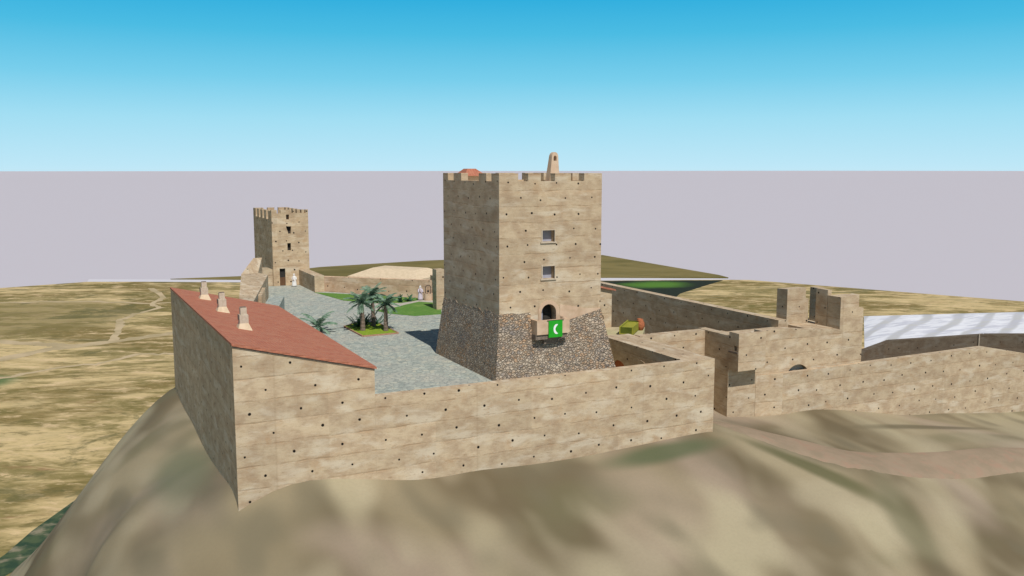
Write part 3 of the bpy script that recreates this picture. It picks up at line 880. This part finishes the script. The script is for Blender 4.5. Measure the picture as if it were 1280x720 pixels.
for i, (x, y) in enumerate([(11.42, 67.3), (11.42, 77.1), (11.2, 85.8)]):
    z = bz(x, y) + 0.1
    ch = MB()
    w0, w1 = 0.52, 0.30
    ch.prism([(x - w0, y - w0), (x + w0, y - w0), (x + w0, y + w0), (x - w0, y + w0)], z - .15, z)
    v = [(x + sx * w0, y + sy * w0, z) for sx, sy in ((-1, -1), (1, -1), (1, 1), (-1, 1))] + [(x + sx * w1, y + sy * w1, z + .52) for sx, sy in ((-1, -1), (1, -1), (1, 1), (-1, 1))]
    ch.add(v, [(0, 1, 5, 4), (1, 2, 6, 5), (2, 3, 7, 6), (3, 0, 4, 7), (4, 5, 6, 7)])
    co = ch.build('chimney', M['cream'], lb)
    MB().box(x - .31, x + .31, y - .31, y + .31, z + .5, z + 1.10).box(x - .22, x + .22, y - .22, y + .22, z + 1.10, z + 1.62).build('chimney_stack', M['frame'], co)
    MB().box(x - .19, x + .19, y - .19, y + .19, z + 1.62, z + 1.67).build('chimney_mouth', M['corbel'], co)
    MB().box(x - .36, x - .31, y - .25, y + .25, z + .72, z + 1.12).build('side_vent', M['corbel'], co)

# ------------------------------------------------------------------ curtain walls
def wallobj(name, mb, label, mat=M['wall'], cat='wall'):
    return tag(mb.build(name, mat), label, cat)
wallobj('curtain_wall', MB().box(XB + .003, 44.1, 58.0, 58.65, -9, 0.84).box(44.1, 46.9, 58.0, 58.65, -9, .80), 'long low rammed earth front wall between the red-roofed building and the gate corner')
# wall going back from the gate corner, with an arched red door facing the tower
w2 = empty('passage_wall', (45.5, 64, 0), 'thick flat topped wall running back from the gate corner beside the big tower', 'wall')
mb = MB()
arch = [(a, b) for a, b in arch_loop(66.45, 69.35, -3.0, -2.4, 12)]
mb.panel(rect_loop(58.66, 69.9, -5, .80), [arch], lambda a, b, d: (44.1 + d, a, b), 1.0)
mb.box(45.103, 46.9, 58.66, 69.9, -9, .80)
mb.build('wall', M['wall'], w2)
dd = MB().box(44.35, 44.45, 66.4, 69.4, -3.0, -0.9).build('door', M['wood'], w2)
tag(MB().panel(arch_loop(63.0, 65.8, -3.0, -1.7, 12), [arch_loop(63.3, 65.5, -2.99, -1.75, 12)], lambda a, b, d: (44.06 + d, a, b), .035).build('blind_arch', M['wall'], w2))
wallobj('cross_wall', MB().box(46.903, 54.3, 68.7, 69.6, -8, .86).box(44.1, 46.9, 69.903, 70.6, -4, .8), 'lit wall joining the passage wall to the gatehouse behind the gap')
wallobj('long_wall', MB().box(64, 65.04, 69.41, 112, -9, 1.0), 'long straight shaded wall running from the gatehouse towards the far fields')

# gatehouse
gh = empty('gatehouse', (62, 68, -6), 'rammed earth gatehouse with low arch, broken battlements and overhanging corner box', 'gatehouse')
XG, YG = 54.3, 65.2
mb = MB()
outl = [(XG, -9), (71.1, -9), (71.1, 2.35), (70.45, 2.35), (70.45, 3.75), (68.0, 3.60), (68.0, .42), (63.6, .75), (61.0, 1.08), (57.45, .95), (XG, .90)]
mb.panel(outl, [arch_loop(61.2, 64.35, -7.6, -4.15, 14)], lambda a, b, d: (a, YG + d, b), 0.9)
mb.box(XG, XG + .9, YG + .9, 69.8, -9, .90)
mb.box(70.0, 71.1, YG + .9, 74, -9, 0.2)
mb.box(XG + .9, 70.0, 69.4, 70.2, -9, 0.2)
mb.box(55.2, 65.3, YG + .9, 69.4, -1.2, -.8).box(65.3, 70.0, YG + .9, 69.4, -1.2, .46)
mb.build('wall', M['wall'], gh)
MB().box(61.21, 64.34, YG + .50, YG + .6, -7.5, -2.62).build('gate_door', M['frame'], gh)
MB().box(68.0, 70.4, YG + .9, 66.9, .2, 3.6).build('merlon', M['wall'], gh)
MB().box(68.0, 68.5, 66.95, 68.5, .2, 4.12).build('merlon', M['wall'], gh)
MB().prism([(65.05, 69.41), (67.5, 69.41), (67.5, 70.9), (65.05, 70.9)], -.5, [4.08, 4.12, 4.02, 4.0]).box(67.503, 67.95, 69.45, 69.95, .1, 2.95).build('merlon', M['wall'], gh)
MB().box(70.4, 71.3, 70.7, 71.8, 0.15, 3.75).build('merlon', M['wall'], gh)
MB().box(55.5, 56.2, YG + .9, 68.6, -.8, .70).build('low_parapet', M['wall'], gh)
mb = MB()
mb.box(XG, 57.45, 63.85, 64.1, -2.2, 1.28).box(XG, XG + .22, 64.1, YG - .003, -2.2, -.35).box(XG, XG + .22, 64.1, YG - .003, .1, 1.28).box(XG, XG + .22, 64.5, YG - .003, -.35, .1).box(57.2, 57.45, 64.1, YG - .003, -2.2, 1.28)
mb.box(XG + .22, 57.2, 64.1, YG - .003, -2.2, -2.0)
ob = mb.build('overhanging_box', M['wall'], gh)
MB().box(XG - .06, XG + .0, 63.9, YG - .01, -.62, -.44).build('string_course', M['corbel'], ob)
ow = [(57.6, 65.17, -3.16), (60.5, 64.72, -3.14), (89.2, 64.72, -3.10), (97.0, 64.72, -4.62), (120, 64.72, -7.6)]
vv = []
for x, y, z in ow:
    yb_ = 65.194 if x < 71.2 else 65.6
    vv += [(x, y, -16), (x, y, z), (x, yb_, z), (x, yb_, -16)]
ff = []
for q_ in range(len(ow) - 1):
    a_ = 4 * q_
    ff += [(a_, a_ + 4, a_ + 5, a_ + 1), (a_ + 1, a_ + 5, a_ + 6, a_ + 2), (a_ + 2, a_ + 6, a_ + 7, a_ + 3)]
ff += [(0, 1, 2, 3), (16, 19, 18, 17)]
wallobj('outer_wall', MB().add(vv, ff), 'low lit outer wall running along the right side below the gatehouse')
# inner wall behind the outer wall; its shade is painted as darker brown earth
iw = empty('inner_wall', (95, 79, -9), 'brown curving wall with painted-in shade between the low outer wall and the white greenhouses', 'wall')
pl = [(72.5, 76.5, -7.2), (85.7, 79.5, -6.3), (92.0, 80.8, -5.75), (93.5, 80.9, -5.5), (108.4, 78.6, -5.5), (116, 75.0, -5.5), (126, 66, -6)]
mb = MB()
for (a, b, za), (c, d, zc) in zip(pl[:-1], pl[1:]):
    dd_ = Vector((c - a, d - b)).normalized()
    nx_, ny_ = -dd_.y * .8, dd_.x * .8
    mb.prism([(a, b), (c, d), (c + nx_, d + ny_), (a + nx_, b + ny_)], -14, [za, zc, zc, za])
mb.build('wall', M['wallshade'], iw)
for x, y in ((106.9, 78.72), (114.0, 75.85)):
    MB().tube([(x, y - .08, -13), (x, y - .08, -5.25)], 0.06, 8).build('pole', M['frame'], iw)

# ------------------------------------------------------------------ small tiled house right of the tower
sh = empty('tiled_house', (46, 81, 0), 'small rammed earth house with red lean-to roof half hidden behind the big tower', 'house')
mb = MB()
mb.panel([(42, -6.5), (49.9, -6.5), (49.9, 3.8), (42, 5.6)], [arch_loop(48.1, 49.0, .3, 1.0, 10)], lambda a, b, d: (a, 78.3 + d, b), 0.5)
mb.prism([(42, 78.8), (49.9, 78.8), (49.9, 86), (42, 86)], -6.5, [5.6, 3.8, 3.8, 5.6])
mb.build('wall', M['wall'], sh)
MB().prism([(41.8, 78.0), (50.2, 78.0), (50.2, 86.2), (41.8, 86.2)], [5.66, 3.76, 3.76, 5.66], [5.84, 3.92, 3.92, 5.84]).build('roof', M['roof'], sh)
MB().box(48.0, 49.1, 78.62, 78.78, .3, 1.6).build('arched_window', M['glass'], sh)

# ------------------------------------------------------------------ far tower
ft = empty('far_tower', (28.3, 133, 0), 'slender battlemented tower at the far end of the paved courtyard', 'tower')
FX0, FX1, FY0, FY1 = 25.8, 30.85, 127.0, 140.0
mb = MB()
mb.panel(crenel(FX0, FX1, -4, 10.5, 10.0, [(26.55, 27.05), (28.5, 28.75), (29.1, 29.3), (29.7, 29.95), (30.3, 30.5)]),
         [rect_loop(27.8, 28.2, 9.15, 9.85), [(27.95, 7.55), (28.05, 7.15), (28.4, 7.2), (28.45, 8.2), (27.75, 8.25), (27.8, 7.95)], rect_loop(27.86, 28.34, 4.87, 5.9), rect_loop(26.68, 27.46, -.05, 2.4)],
         lambda a, b, d: (a, FY0 + d, b), 0.6)
mb.panel(crenel(FY0 + .6, FY1, -4, 10.35, 9.15, [(129.2, 130.6), (132, 133.2), (134.6, 135.8), (137.0, 138.2)]), [], lambda a, b, d: (FX0 + d, a, b), 0.6)
mb.panel(crenel(FY0 + .6, FY1, -4, 10.35, 9.15, [(129.2, 130.6), (132, 133.2), (134.6, 135.8), (137.0, 138.2)]), [], lambda a, b, d: (FX1 - d, a, b), 0.6)
mb.panel(crenel(FX0 + .6, FX1 - .6, -4, 10.35, 9.15, [(27.2, 27.8), (28.8, 29.4)]), [], lambda a, b, d: (a, FY1 - d, b), 0.6)
mb.build('shaft', M['fartower'], ft)
MB().box(FX0 + .59, FX1 - .59, FY0 + .59, FY1 - .59, 8.7, 9.0).build('roof_deck', M['cream'], ft)
MB().box(27.6, 28.6, FY0 + .5, FY0 + .59, 7.0, 8.4).build('window', M['dark'], ft)
MB().box(27.7, 28.5, FY0 + .5, FY0 + .59, 4.8, 6.0).build('window', M['dark'], ft)
MB().box(27.7, 28.3, FY0 + .5, FY0 + .59, 9.05, 9.95).build('window', M['corbel'], ft)
MB().box(26.6, 27.5, FY0 + .35, FY0 + .42, 1.15, 2.45).build('door_opening', M['dark'], ft)
MB().box(26.68, 27.46, FY0 + .25, FY0 + .33, 0, 1.15).build('door', M['brown'], ft)

wallobj('low_side_wall', MB().box(29.35, 30.65, 118.3, 126.9, -4, 2.15), 'short thick wall between the far tower and the lawn')
wallobj('corner_wall', MB().panel([(23.2, -5), (25.79, -5), (25.79, 2.3), (25.2, 2.55), (24.4, 2.6), (23.7, 2.4), (23.2, 2.1)], [], lambda a, b, d: (a, 127.3 + d, b), 0.6), 'low round topped wall stub left of the far tower')
# west walk with a sloping ramp up to the tower
ww = empty('west_walk', (20, 108, 0), 'thick wall walk with ramp rising along the left edge of the courtyard', 'wall')
RW = [(16.8, 92.9), (22.98, 116.4)]
LW = [(15.4, 93.0), (20.0, 118.2)]
mb = MB()
mb.prism([RW[0], RW[1], (22.3, 119.2), LW[1], LW[0]], -8, 2.85)
mb.prism([(22.3, 119.22), (23.6, 123.2), (22.45, 123.0), LW[1]], -8, [2.85, 4.4, 4.4, 2.85])
mb.build('wall', M['wall'], ww)
for i in range(4):
    s = 0.28 + i * 0.075
    x = RW[0][0] + (RW[1][0] - RW[0][0]) * s
    y = RW[0][1] + (RW[1][1] - RW[0][1]) * s
    MB().prism([(x, y), (x + .35, y - .09), (x + .60, y + .85), (x + .25, y + .94)], -.2, 2.6).build('buttress', M['wall'], ww)
tag(MB().prism([(17.2, 90.6), (18.82, 90.6), (21.05, 98.3), (19.85, 99.5)], -.5, 2.5).build('stone_platform', M['paving']), 'raised paved platform with shaded side beside the wall walk', 'platform')

# ------------------------------------------------------------------ garden end: back wall, mound roof, end pillar, stub
pa, pb = Vector((29.6, 119.9)), Vector((41.2, 105.2))
dv_ = (pb - pa).normalized()
nn_ = Vector((-dv_.y, dv_.x)) * 0.7
wallobj('garden_wall', MB().prism([pa, pb, pb + nn_, pa + nn_], -5, [1.95, 2.35, 2.35, 1.95]), 'pinkish rammed earth wall behind the palms and lawn', M['pink'])
sn = dv_
bq = pa + dv_ * 5.0 + nn_ * 1.02
cq = pa + dv_ * 15.5 + nn_ * 1.02
back = Vector((-dv_.y, dv_.x))
mb = MB()
p = [bq, cq, cq + back * 9, bq + back * 9]
pt = [bq + dv_ * 1.9 + back * 3, cq - dv_ * 1.9 + back * 3, cq - dv_ * 1.9 + back * 6, bq + dv_ * 1.9 + back * 6]
mb.prism(p, -5, 2.15)
mb.add([(q.x, q.y, 2.152) for q in p] + [(q.x, q.y, 3.05) for q in pt], [(0, 1, 5, 4), (1, 2, 6, 5), (2, 3, 7, 6), (3, 0, 4, 7), (4, 5, 6, 7), (3, 2, 1, 0)])
tag(mb.build('hip_roofed_shed', M['cream']), 'low shed with pale flat topped sloping roof behind the garden wall', 'shed')
tag(MB().box(40.9, 42.6, 104.6, 106.2, -4, 2.95).build('wall_pier', M['wall']), 'square pier ending the garden wall beside the well', 'pier')
tag(MB().box(38.1, 39.15, 97.0, 98.2, -.3, 4.65).build('wall_stub', M['wall']), 'tall narrow wall fragment on the lawn edge left of the big tower', 'wall')

# well
we = empty('stone_well', (40.1, 104.9, 0), 'round sandy stone well with black iron arch over it', 'well')
MB().panel([(.56 * math.cos(a), .56 * math.sin(a)) for a in np.linspace(0, 2 * math.pi, 24, endpoint=False)], [[(.40 * math.cos(a), .40 * math.sin(a)) for a in np.linspace(0, 2 * math.pi, 24, endpoint=False)]], lambda a, b, d: (40.1 + a, 104.9 + b, 0.0 + d), .85).build('well_ring', M['smooth'], we)
MB().tube([(39.75, 104.9, .8)] + [(40.1 + .36 * math.cos(a), 104.9, 1.5 + .36 * math.sin(a)) for a in np.linspace(math.pi, 0, 9)] + [(40.45, 104.9, .8)], 0.045, 8).build('iron_arch', M['iron'], we)
MB().lathe((40.1, 104.9, .98), [(.10, 0), (.13, .22), (.11, .24)], 12).build('bucket', M['iron'], we)
MB().tube([(40.1, 104.9, 1.86), (40.1, 104.9, 1.2)], 0.012, 6).build('rope', M['trunk'], we)
random.seed(3)
mb = MB()
mb.lathe((41.15, 104.2, 0), [(.75, 0), (.66, .15), (.45, .42), (.2, .62), (.03, .68)], 16)
for i, q in enumerate(mb.v):
    q.x += random.uniform(-.05, .05)
    q.y += random.uniform(-.05, .05)
tag(mb.build('sand_heap', M['cream'], smooth=True), 'small pale heap of sand between the well and the wall', 'heap')

# ------------------------------------------------------------------ people in long robes
def person(x, y, rz, label, robe, head):
    o = empty('person', (x, y, 0), label, 'person', 'people in long robes', rz)
    # continuous body: skinned skeleton
    J = [((0, 0, .93), .13), ((0, 0, 1.15), .13), ((0, 0, 1.38), .14), ((0, 0, 1.49), .055), ((0, 0, 1.56), .065), ((0, -.01, 1.66), .095), ((0, 0, 1.74), .07),
         ((-.19, 0, 1.40), .06), ((-.27, -.02, 1.14), .045), ((-.22, -.16, .96), .035), ((-.19, -.22, .93), .03),
         ((.19, 0, 1.40), .06), ((.27, -.02, 1.14), .045), ((.22, -.16, .98), .035), ((.19, -.22, .95), .03),
         ((-.10, 0, .86), .095), ((-.11, -.02, .48), .06), ((-.11, 0, .09), .045), ((-.11, -.14, .04), .04),
         ((.10, 0, .86), .095), ((.11, -.03, .48), .06), ((.11, -.01, .09), .045), ((.11, -.15, .04), .04)]
    E = [(0, 1), (1, 2), (2, 3), (3, 4), (4, 5), (5, 6), (2, 7), (7, 8), (8, 9), (9, 10), (2, 11), (11, 12), (12, 13), (13, 14), (0, 15), (15, 16), (16, 17), (17, 18), (0, 19), (19, 20), (20, 21), (21, 22)]
    vs = [j[0] for j in J]
    rs = [j[1] for j in J]
    for base, sgn in ((10, -1), (14, 1)):
        bx_, by_, bz_ = vs[base]
        for kf in range(4):
            ox = (kf - 1.5) * .02
            l = (.07, .085, .08, .06)[kf]
            i0 = len(vs)
            vs.append((bx_ + ox, by_ - .035, bz_ - .01)); rs.append(.010)
            vs.append((bx_ + ox * 1.1, by_ - .035 - l * .6, bz_ - .03)); rs.append(.009)
            vs.append((bx_ + ox * 1.1, by_ - .035 - l * .8, bz_ - .055)); rs.append(.008)
            E += [(base, i0), (i0, i0 + 1), (i0 + 1, i0 + 2)]
        i0 = len(vs)
        vs.append((bx_ - sgn * .045, by_ - .02, bz_ + .01)); rs.append(.011)
        vs.append((bx_ - sgn * .06, by_ - .055, bz_)); rs.append(.009)
        E += [(base, i0), (i0, i0 + 1)]
    me = bpy.data.meshes.new('body')
    me.from_pydata(vs, E, [])
    bo = bpy.data.objects.new('body', me)
    C.objects.link(bo)
    md = bo.modifiers.new('skin', 'SKIN')
    for i, r in enumerate(rs):
        me.skin_vertices[0].data[i].radius = (r, r)
    me.skin_vertices[0].data[0].use_root = True
    md.use_smooth_shade = True
    sb = bo.modifiers.new('sub', 'SUBSURF')
    sb.levels = sb.render_levels = 1
    me.materials.append(M['skin'])
    bo.parent = o
    rb_ = MB()
    rb_.lathe((x, y, 0), [(.34, .05), (.33, .25), (.29, .6), (.25, .95), (.24, 1.15), (.25, 1.32), (.22, 1.42), (.10, 1.49)], 18, 1.0, .75)
    for s in (-1, 1):
        rb_.tube([(x + s * .17, y, 1.40), (x + s * .275, y - .02, 1.15), (x + s * .235, y - .14, .99)], [.095, .085, .10], 10)
    r1 = rb_.build('robe', robe, o, smooth=True)
    hh = MB()
    hh.lathe((x, y + .02, 0), [(.15, 1.42), (.145, 1.58), (.135, 1.70), (.10, 1.79), (.03, 1.82)], 14, .95, .95)
    # open the face side
    hv = [Vector((q.x, q.y if q.y > y - .06 else y - .06, q.z)) for q in hh.v]
    hh.v = hv
    hh.build('headcloth', head, o, smooth=True)
    f_ = MB().lathe((x, y - .105, 1.63), [(.012, -.03), (.022, -.015), (.012, .03)], 8)
    return o
person(28.25, 125.2, 0.3, 'person in a long white robe standing before the far tower door', M['white'], M['white'])
person(39.2, 105.2, 0.9, 'person in a pale lilac robe standing beside the stone well', M['lilac'], M['white'])

# ------------------------------------------------------------------ palms and plants
def frond_mesh(mb, base, az, el, L, droop, leaf, seed, nl=15, w=.05):
    rnd = random.Random(seed)
    pts = []
    p = Vector(base)
    e = el
    n = 10
    for i in range(n + 1):
        pts.append(p.copy())
        p = p + Vector((math.cos(az) * math.cos(e), math.sin(az) * math.cos(e), math.sin(e))) * (L / n)
        e -= droop / n
    mb.tube(pts, [0.028 * (1 - .8 * i / n) + .004 for i in range(n + 1)], 4)
    side = Vector((-math.sin(az), math.cos(az), 0))
    for i in range(1, nl + 1):
        s = i / (nl + .5)
        fi = s * n
        a = int(fi)
        q = pts[a].lerp(pts[min(a + 1, n)], fi - a)
        fw = (pts[min(a + 1, n)] - pts[max(a - 1, 0)]).normalized()
        ll = leaf * (math.sin(math.pi * (0.12 + .80 * s)) ** .7) * rnd.uniform(.85, 1.1)
        for sg in (-1, 1):
            d = (side * sg * .75 + fw * .65 + Vector((0, 0, -.38 + rnd.uniform(-.15, .15)))).normalized()
            wv = fw * w
            tip = q + d * ll
            mid = q + d * ll * .5
            mb.add([q - wv * .4, mid - wv, tip, mid + wv, q + wv * .4], [(0, 1, 2, 3, 4)])

def palm(x, y, h, lean, seed, label, group, nf=20, L=1.7, tr=.26, leafw=.042):
    rnd = random.Random(seed)
    o = empty('palm_tree', (x, y, 0), label, 'palm tree', group)
    pts, rr = [], []
    for i in range(17):
        s = i / 16
        pts.append((x + lean[0] * s * s, y + lean[1] * s * s, h * s - .02))
        rr.append(tr * .85 * (1.18 - .42 * s) * (1.0 + (.09 if i % 2 else -.03)))
    MB().tube(pts, rr, 12).build('trunk', M['trunk'], o, smooth=False)
    top = Vector(pts[-1])
    mb = MB()
    for i in range(nf):
        az = i * 2.39996 + rnd.uniform(-.2, .2)
        s = i / (nf - 1)
        el = math.radians(78 - 98 * s + rnd.uniform(-8, 8))
        frond_mesh(mb, top + Vector((0, 0, .05)), az, el, L * rnd.uniform(.85, 1.1), math.radians(rnd.uniform(55, 85)) * (1 - .35 * s), .48, seed * 100 + i, 24, leafw)
    mb.build('crown', M['frond'], o, fix=False)
    return o
GP = 'palms in the planted bed'
palm(26.35, 87.2, 2.85, (-.05, .1), 11, 'leftmost palm of the bed, with thick brown trunk in front of shrubs', GP, 22, 1.85)
palm(28.1, 89.2, 3.2, (-.1, .1), 12, 'tallest palm of the bed, standing behind the other two', GP, 22, 1.75, .24)
palm(28.35, 86.0, 2.75, (.1, .15), 13, 'rightmost palm of the bed, standing alone near its right corner', GP, 20, 1.6, .24)
palm(22.2, 88.6, 0.55, (0, 0), 14, 'short young palm with long arching fronds behind the red roof', None, 13, 2.3, .2, leafw=.06)

def spiky(x, y, h, n, seed, label, group=None, w=.06):
    rnd = random.Random(seed)
    o = empty('shrub', (x, y, 0), label, 'shrub', group)
    mb = MB()
    for i in range(n):
        az = rnd.uniform(0, 2 * math.pi)
        el = math.radians(rnd.uniform(40, 86))
        bx, by = x + rnd.uniform(-.2, .2), y + rnd.uniform(-.2, .2)
        frond_mesh(mb, (bx, by, 0), az, el, h * rnd.uniform(.7, 1.15), rnd.uniform(.3, .9), .20, seed * 77 + i, 9, w)
    mb.build('foliage', M['shrub'], o, fix=False)
    return o
GS = 'shrubs around the palms'
spiky(26.6, 89.6, 1.6, 18, 21, 'green leafy shrub behind the leftmost bed palm', GS)
spiky(27.4, 90.2, 1.5, 16, 22, 'green leafy shrub between the left and tallest palms', GS)
spiky(28.9, 90.3, 1.75, 12, 23, 'loose upright shrub behind the tallest bed palm on its right', GS)
spiky(36.4, 104.6, 1.1, 12, 24, 'small spiky plant at the lawn edge near the garden path, the left one', 'small plants on the lawn')
spiky(37.6, 104.9, 0.95, 10, 25, 'small spiky plant at the lawn edge nearer the well', 'small plants on the lawn')
pbp = [(25.4, 90.3), (25.5, 84.3), (29.0, 84.4), (29.05, 91.3), (27.2, 92.0)]
tag(MB().prism(pbp, 0.01, .09).build('planting_bed', M['bedgrass']), kind='structure')
mb = MB()
for i in range(5):
    a, b = Vector(pbp[i]), Vector(pbp[(i + 1) % 5])
    d = (b - a).normalized()
    nq = Vector((d.y, -d.x)) * .14
    mb.prism([a - d * .0, b + d * .0, b + nq, a + nq], 0.005, .13 + .001 * i)
tag(mb.build('bed_kerb', M['kerb']), kind='structure')

# ------------------------------------------------------------------ lime coloured trough and clay pots
tr = empty('wooden_trough', (50, 75.3, 0), 'lime green wooden trough with dark end lying in the upper yard', 'trough', rz=math.radians(-48))
def obox(mb, c, dx, dy, z0, z1, ang):
    ca, sa = math.cos(ang), math.sin(ang)
    pts = [(-dx, -dy), (dx, -dy), (dx, dy), (-dx, dy)]
    mb.prism([(c[0] + p[0] * ca - p[1] * sa, c[1] + p[0] * sa + p[1] * ca) for p in pts], z0, z1)
ang = math.radians(46)
mb = MB()
cc = Vector((50.05, 75.1))
ux, uy = Vector((math.cos(ang), math.sin(ang))), Vector((-math.sin(ang), math.cos(ang)))
for s in (-1, 1):
    q = cc + uy * s * .62
    obox(mb, q, 2.1, .06, .1, .85, ang)
obox(mb, cc, 2.1, .56, .1, .2, ang)
mb.build('trough_sides', M['lime'], tr)
for s in (-1, 1):
    mb = MB()
    q = cc + ux * s * 2.05
    obox(mb, q, .05, .555, .2, .80, ang)
    mb.build('end_board', M['deepgreen'], tr)
mb = MB()
obox(mb, cc, 2.0, .55, .62, .70, ang)
mb.build('filling', M['lime'], tr)
def pot(x, y, s, label):
    o = MB().lathe((x, y, 0), [(.22 * s, 0), (.34 * s, .18 * s), (.42 * s, .45 * s), (.36 * s, .72 * s), (.22 * s, .88 * s), (.27 * s, .98 * s), (.20 * s, .97 * s), (.15 * s, .85 * s)], 18).build('clay_pot', M['clay'], smooth=True)
    return tag(o, label, 'pot', 'clay pots by the trough')
pot(51.55, 75.5, 1.05, 'nearest orange clay pot beside the right end of the lime trough')
pot(52.1, 76.3, 1.0, 'middle orange clay pot of the three by the lime trough')
pot(52.5, 77.1, 0.9, 'farthest orange clay pot by the lime trough')
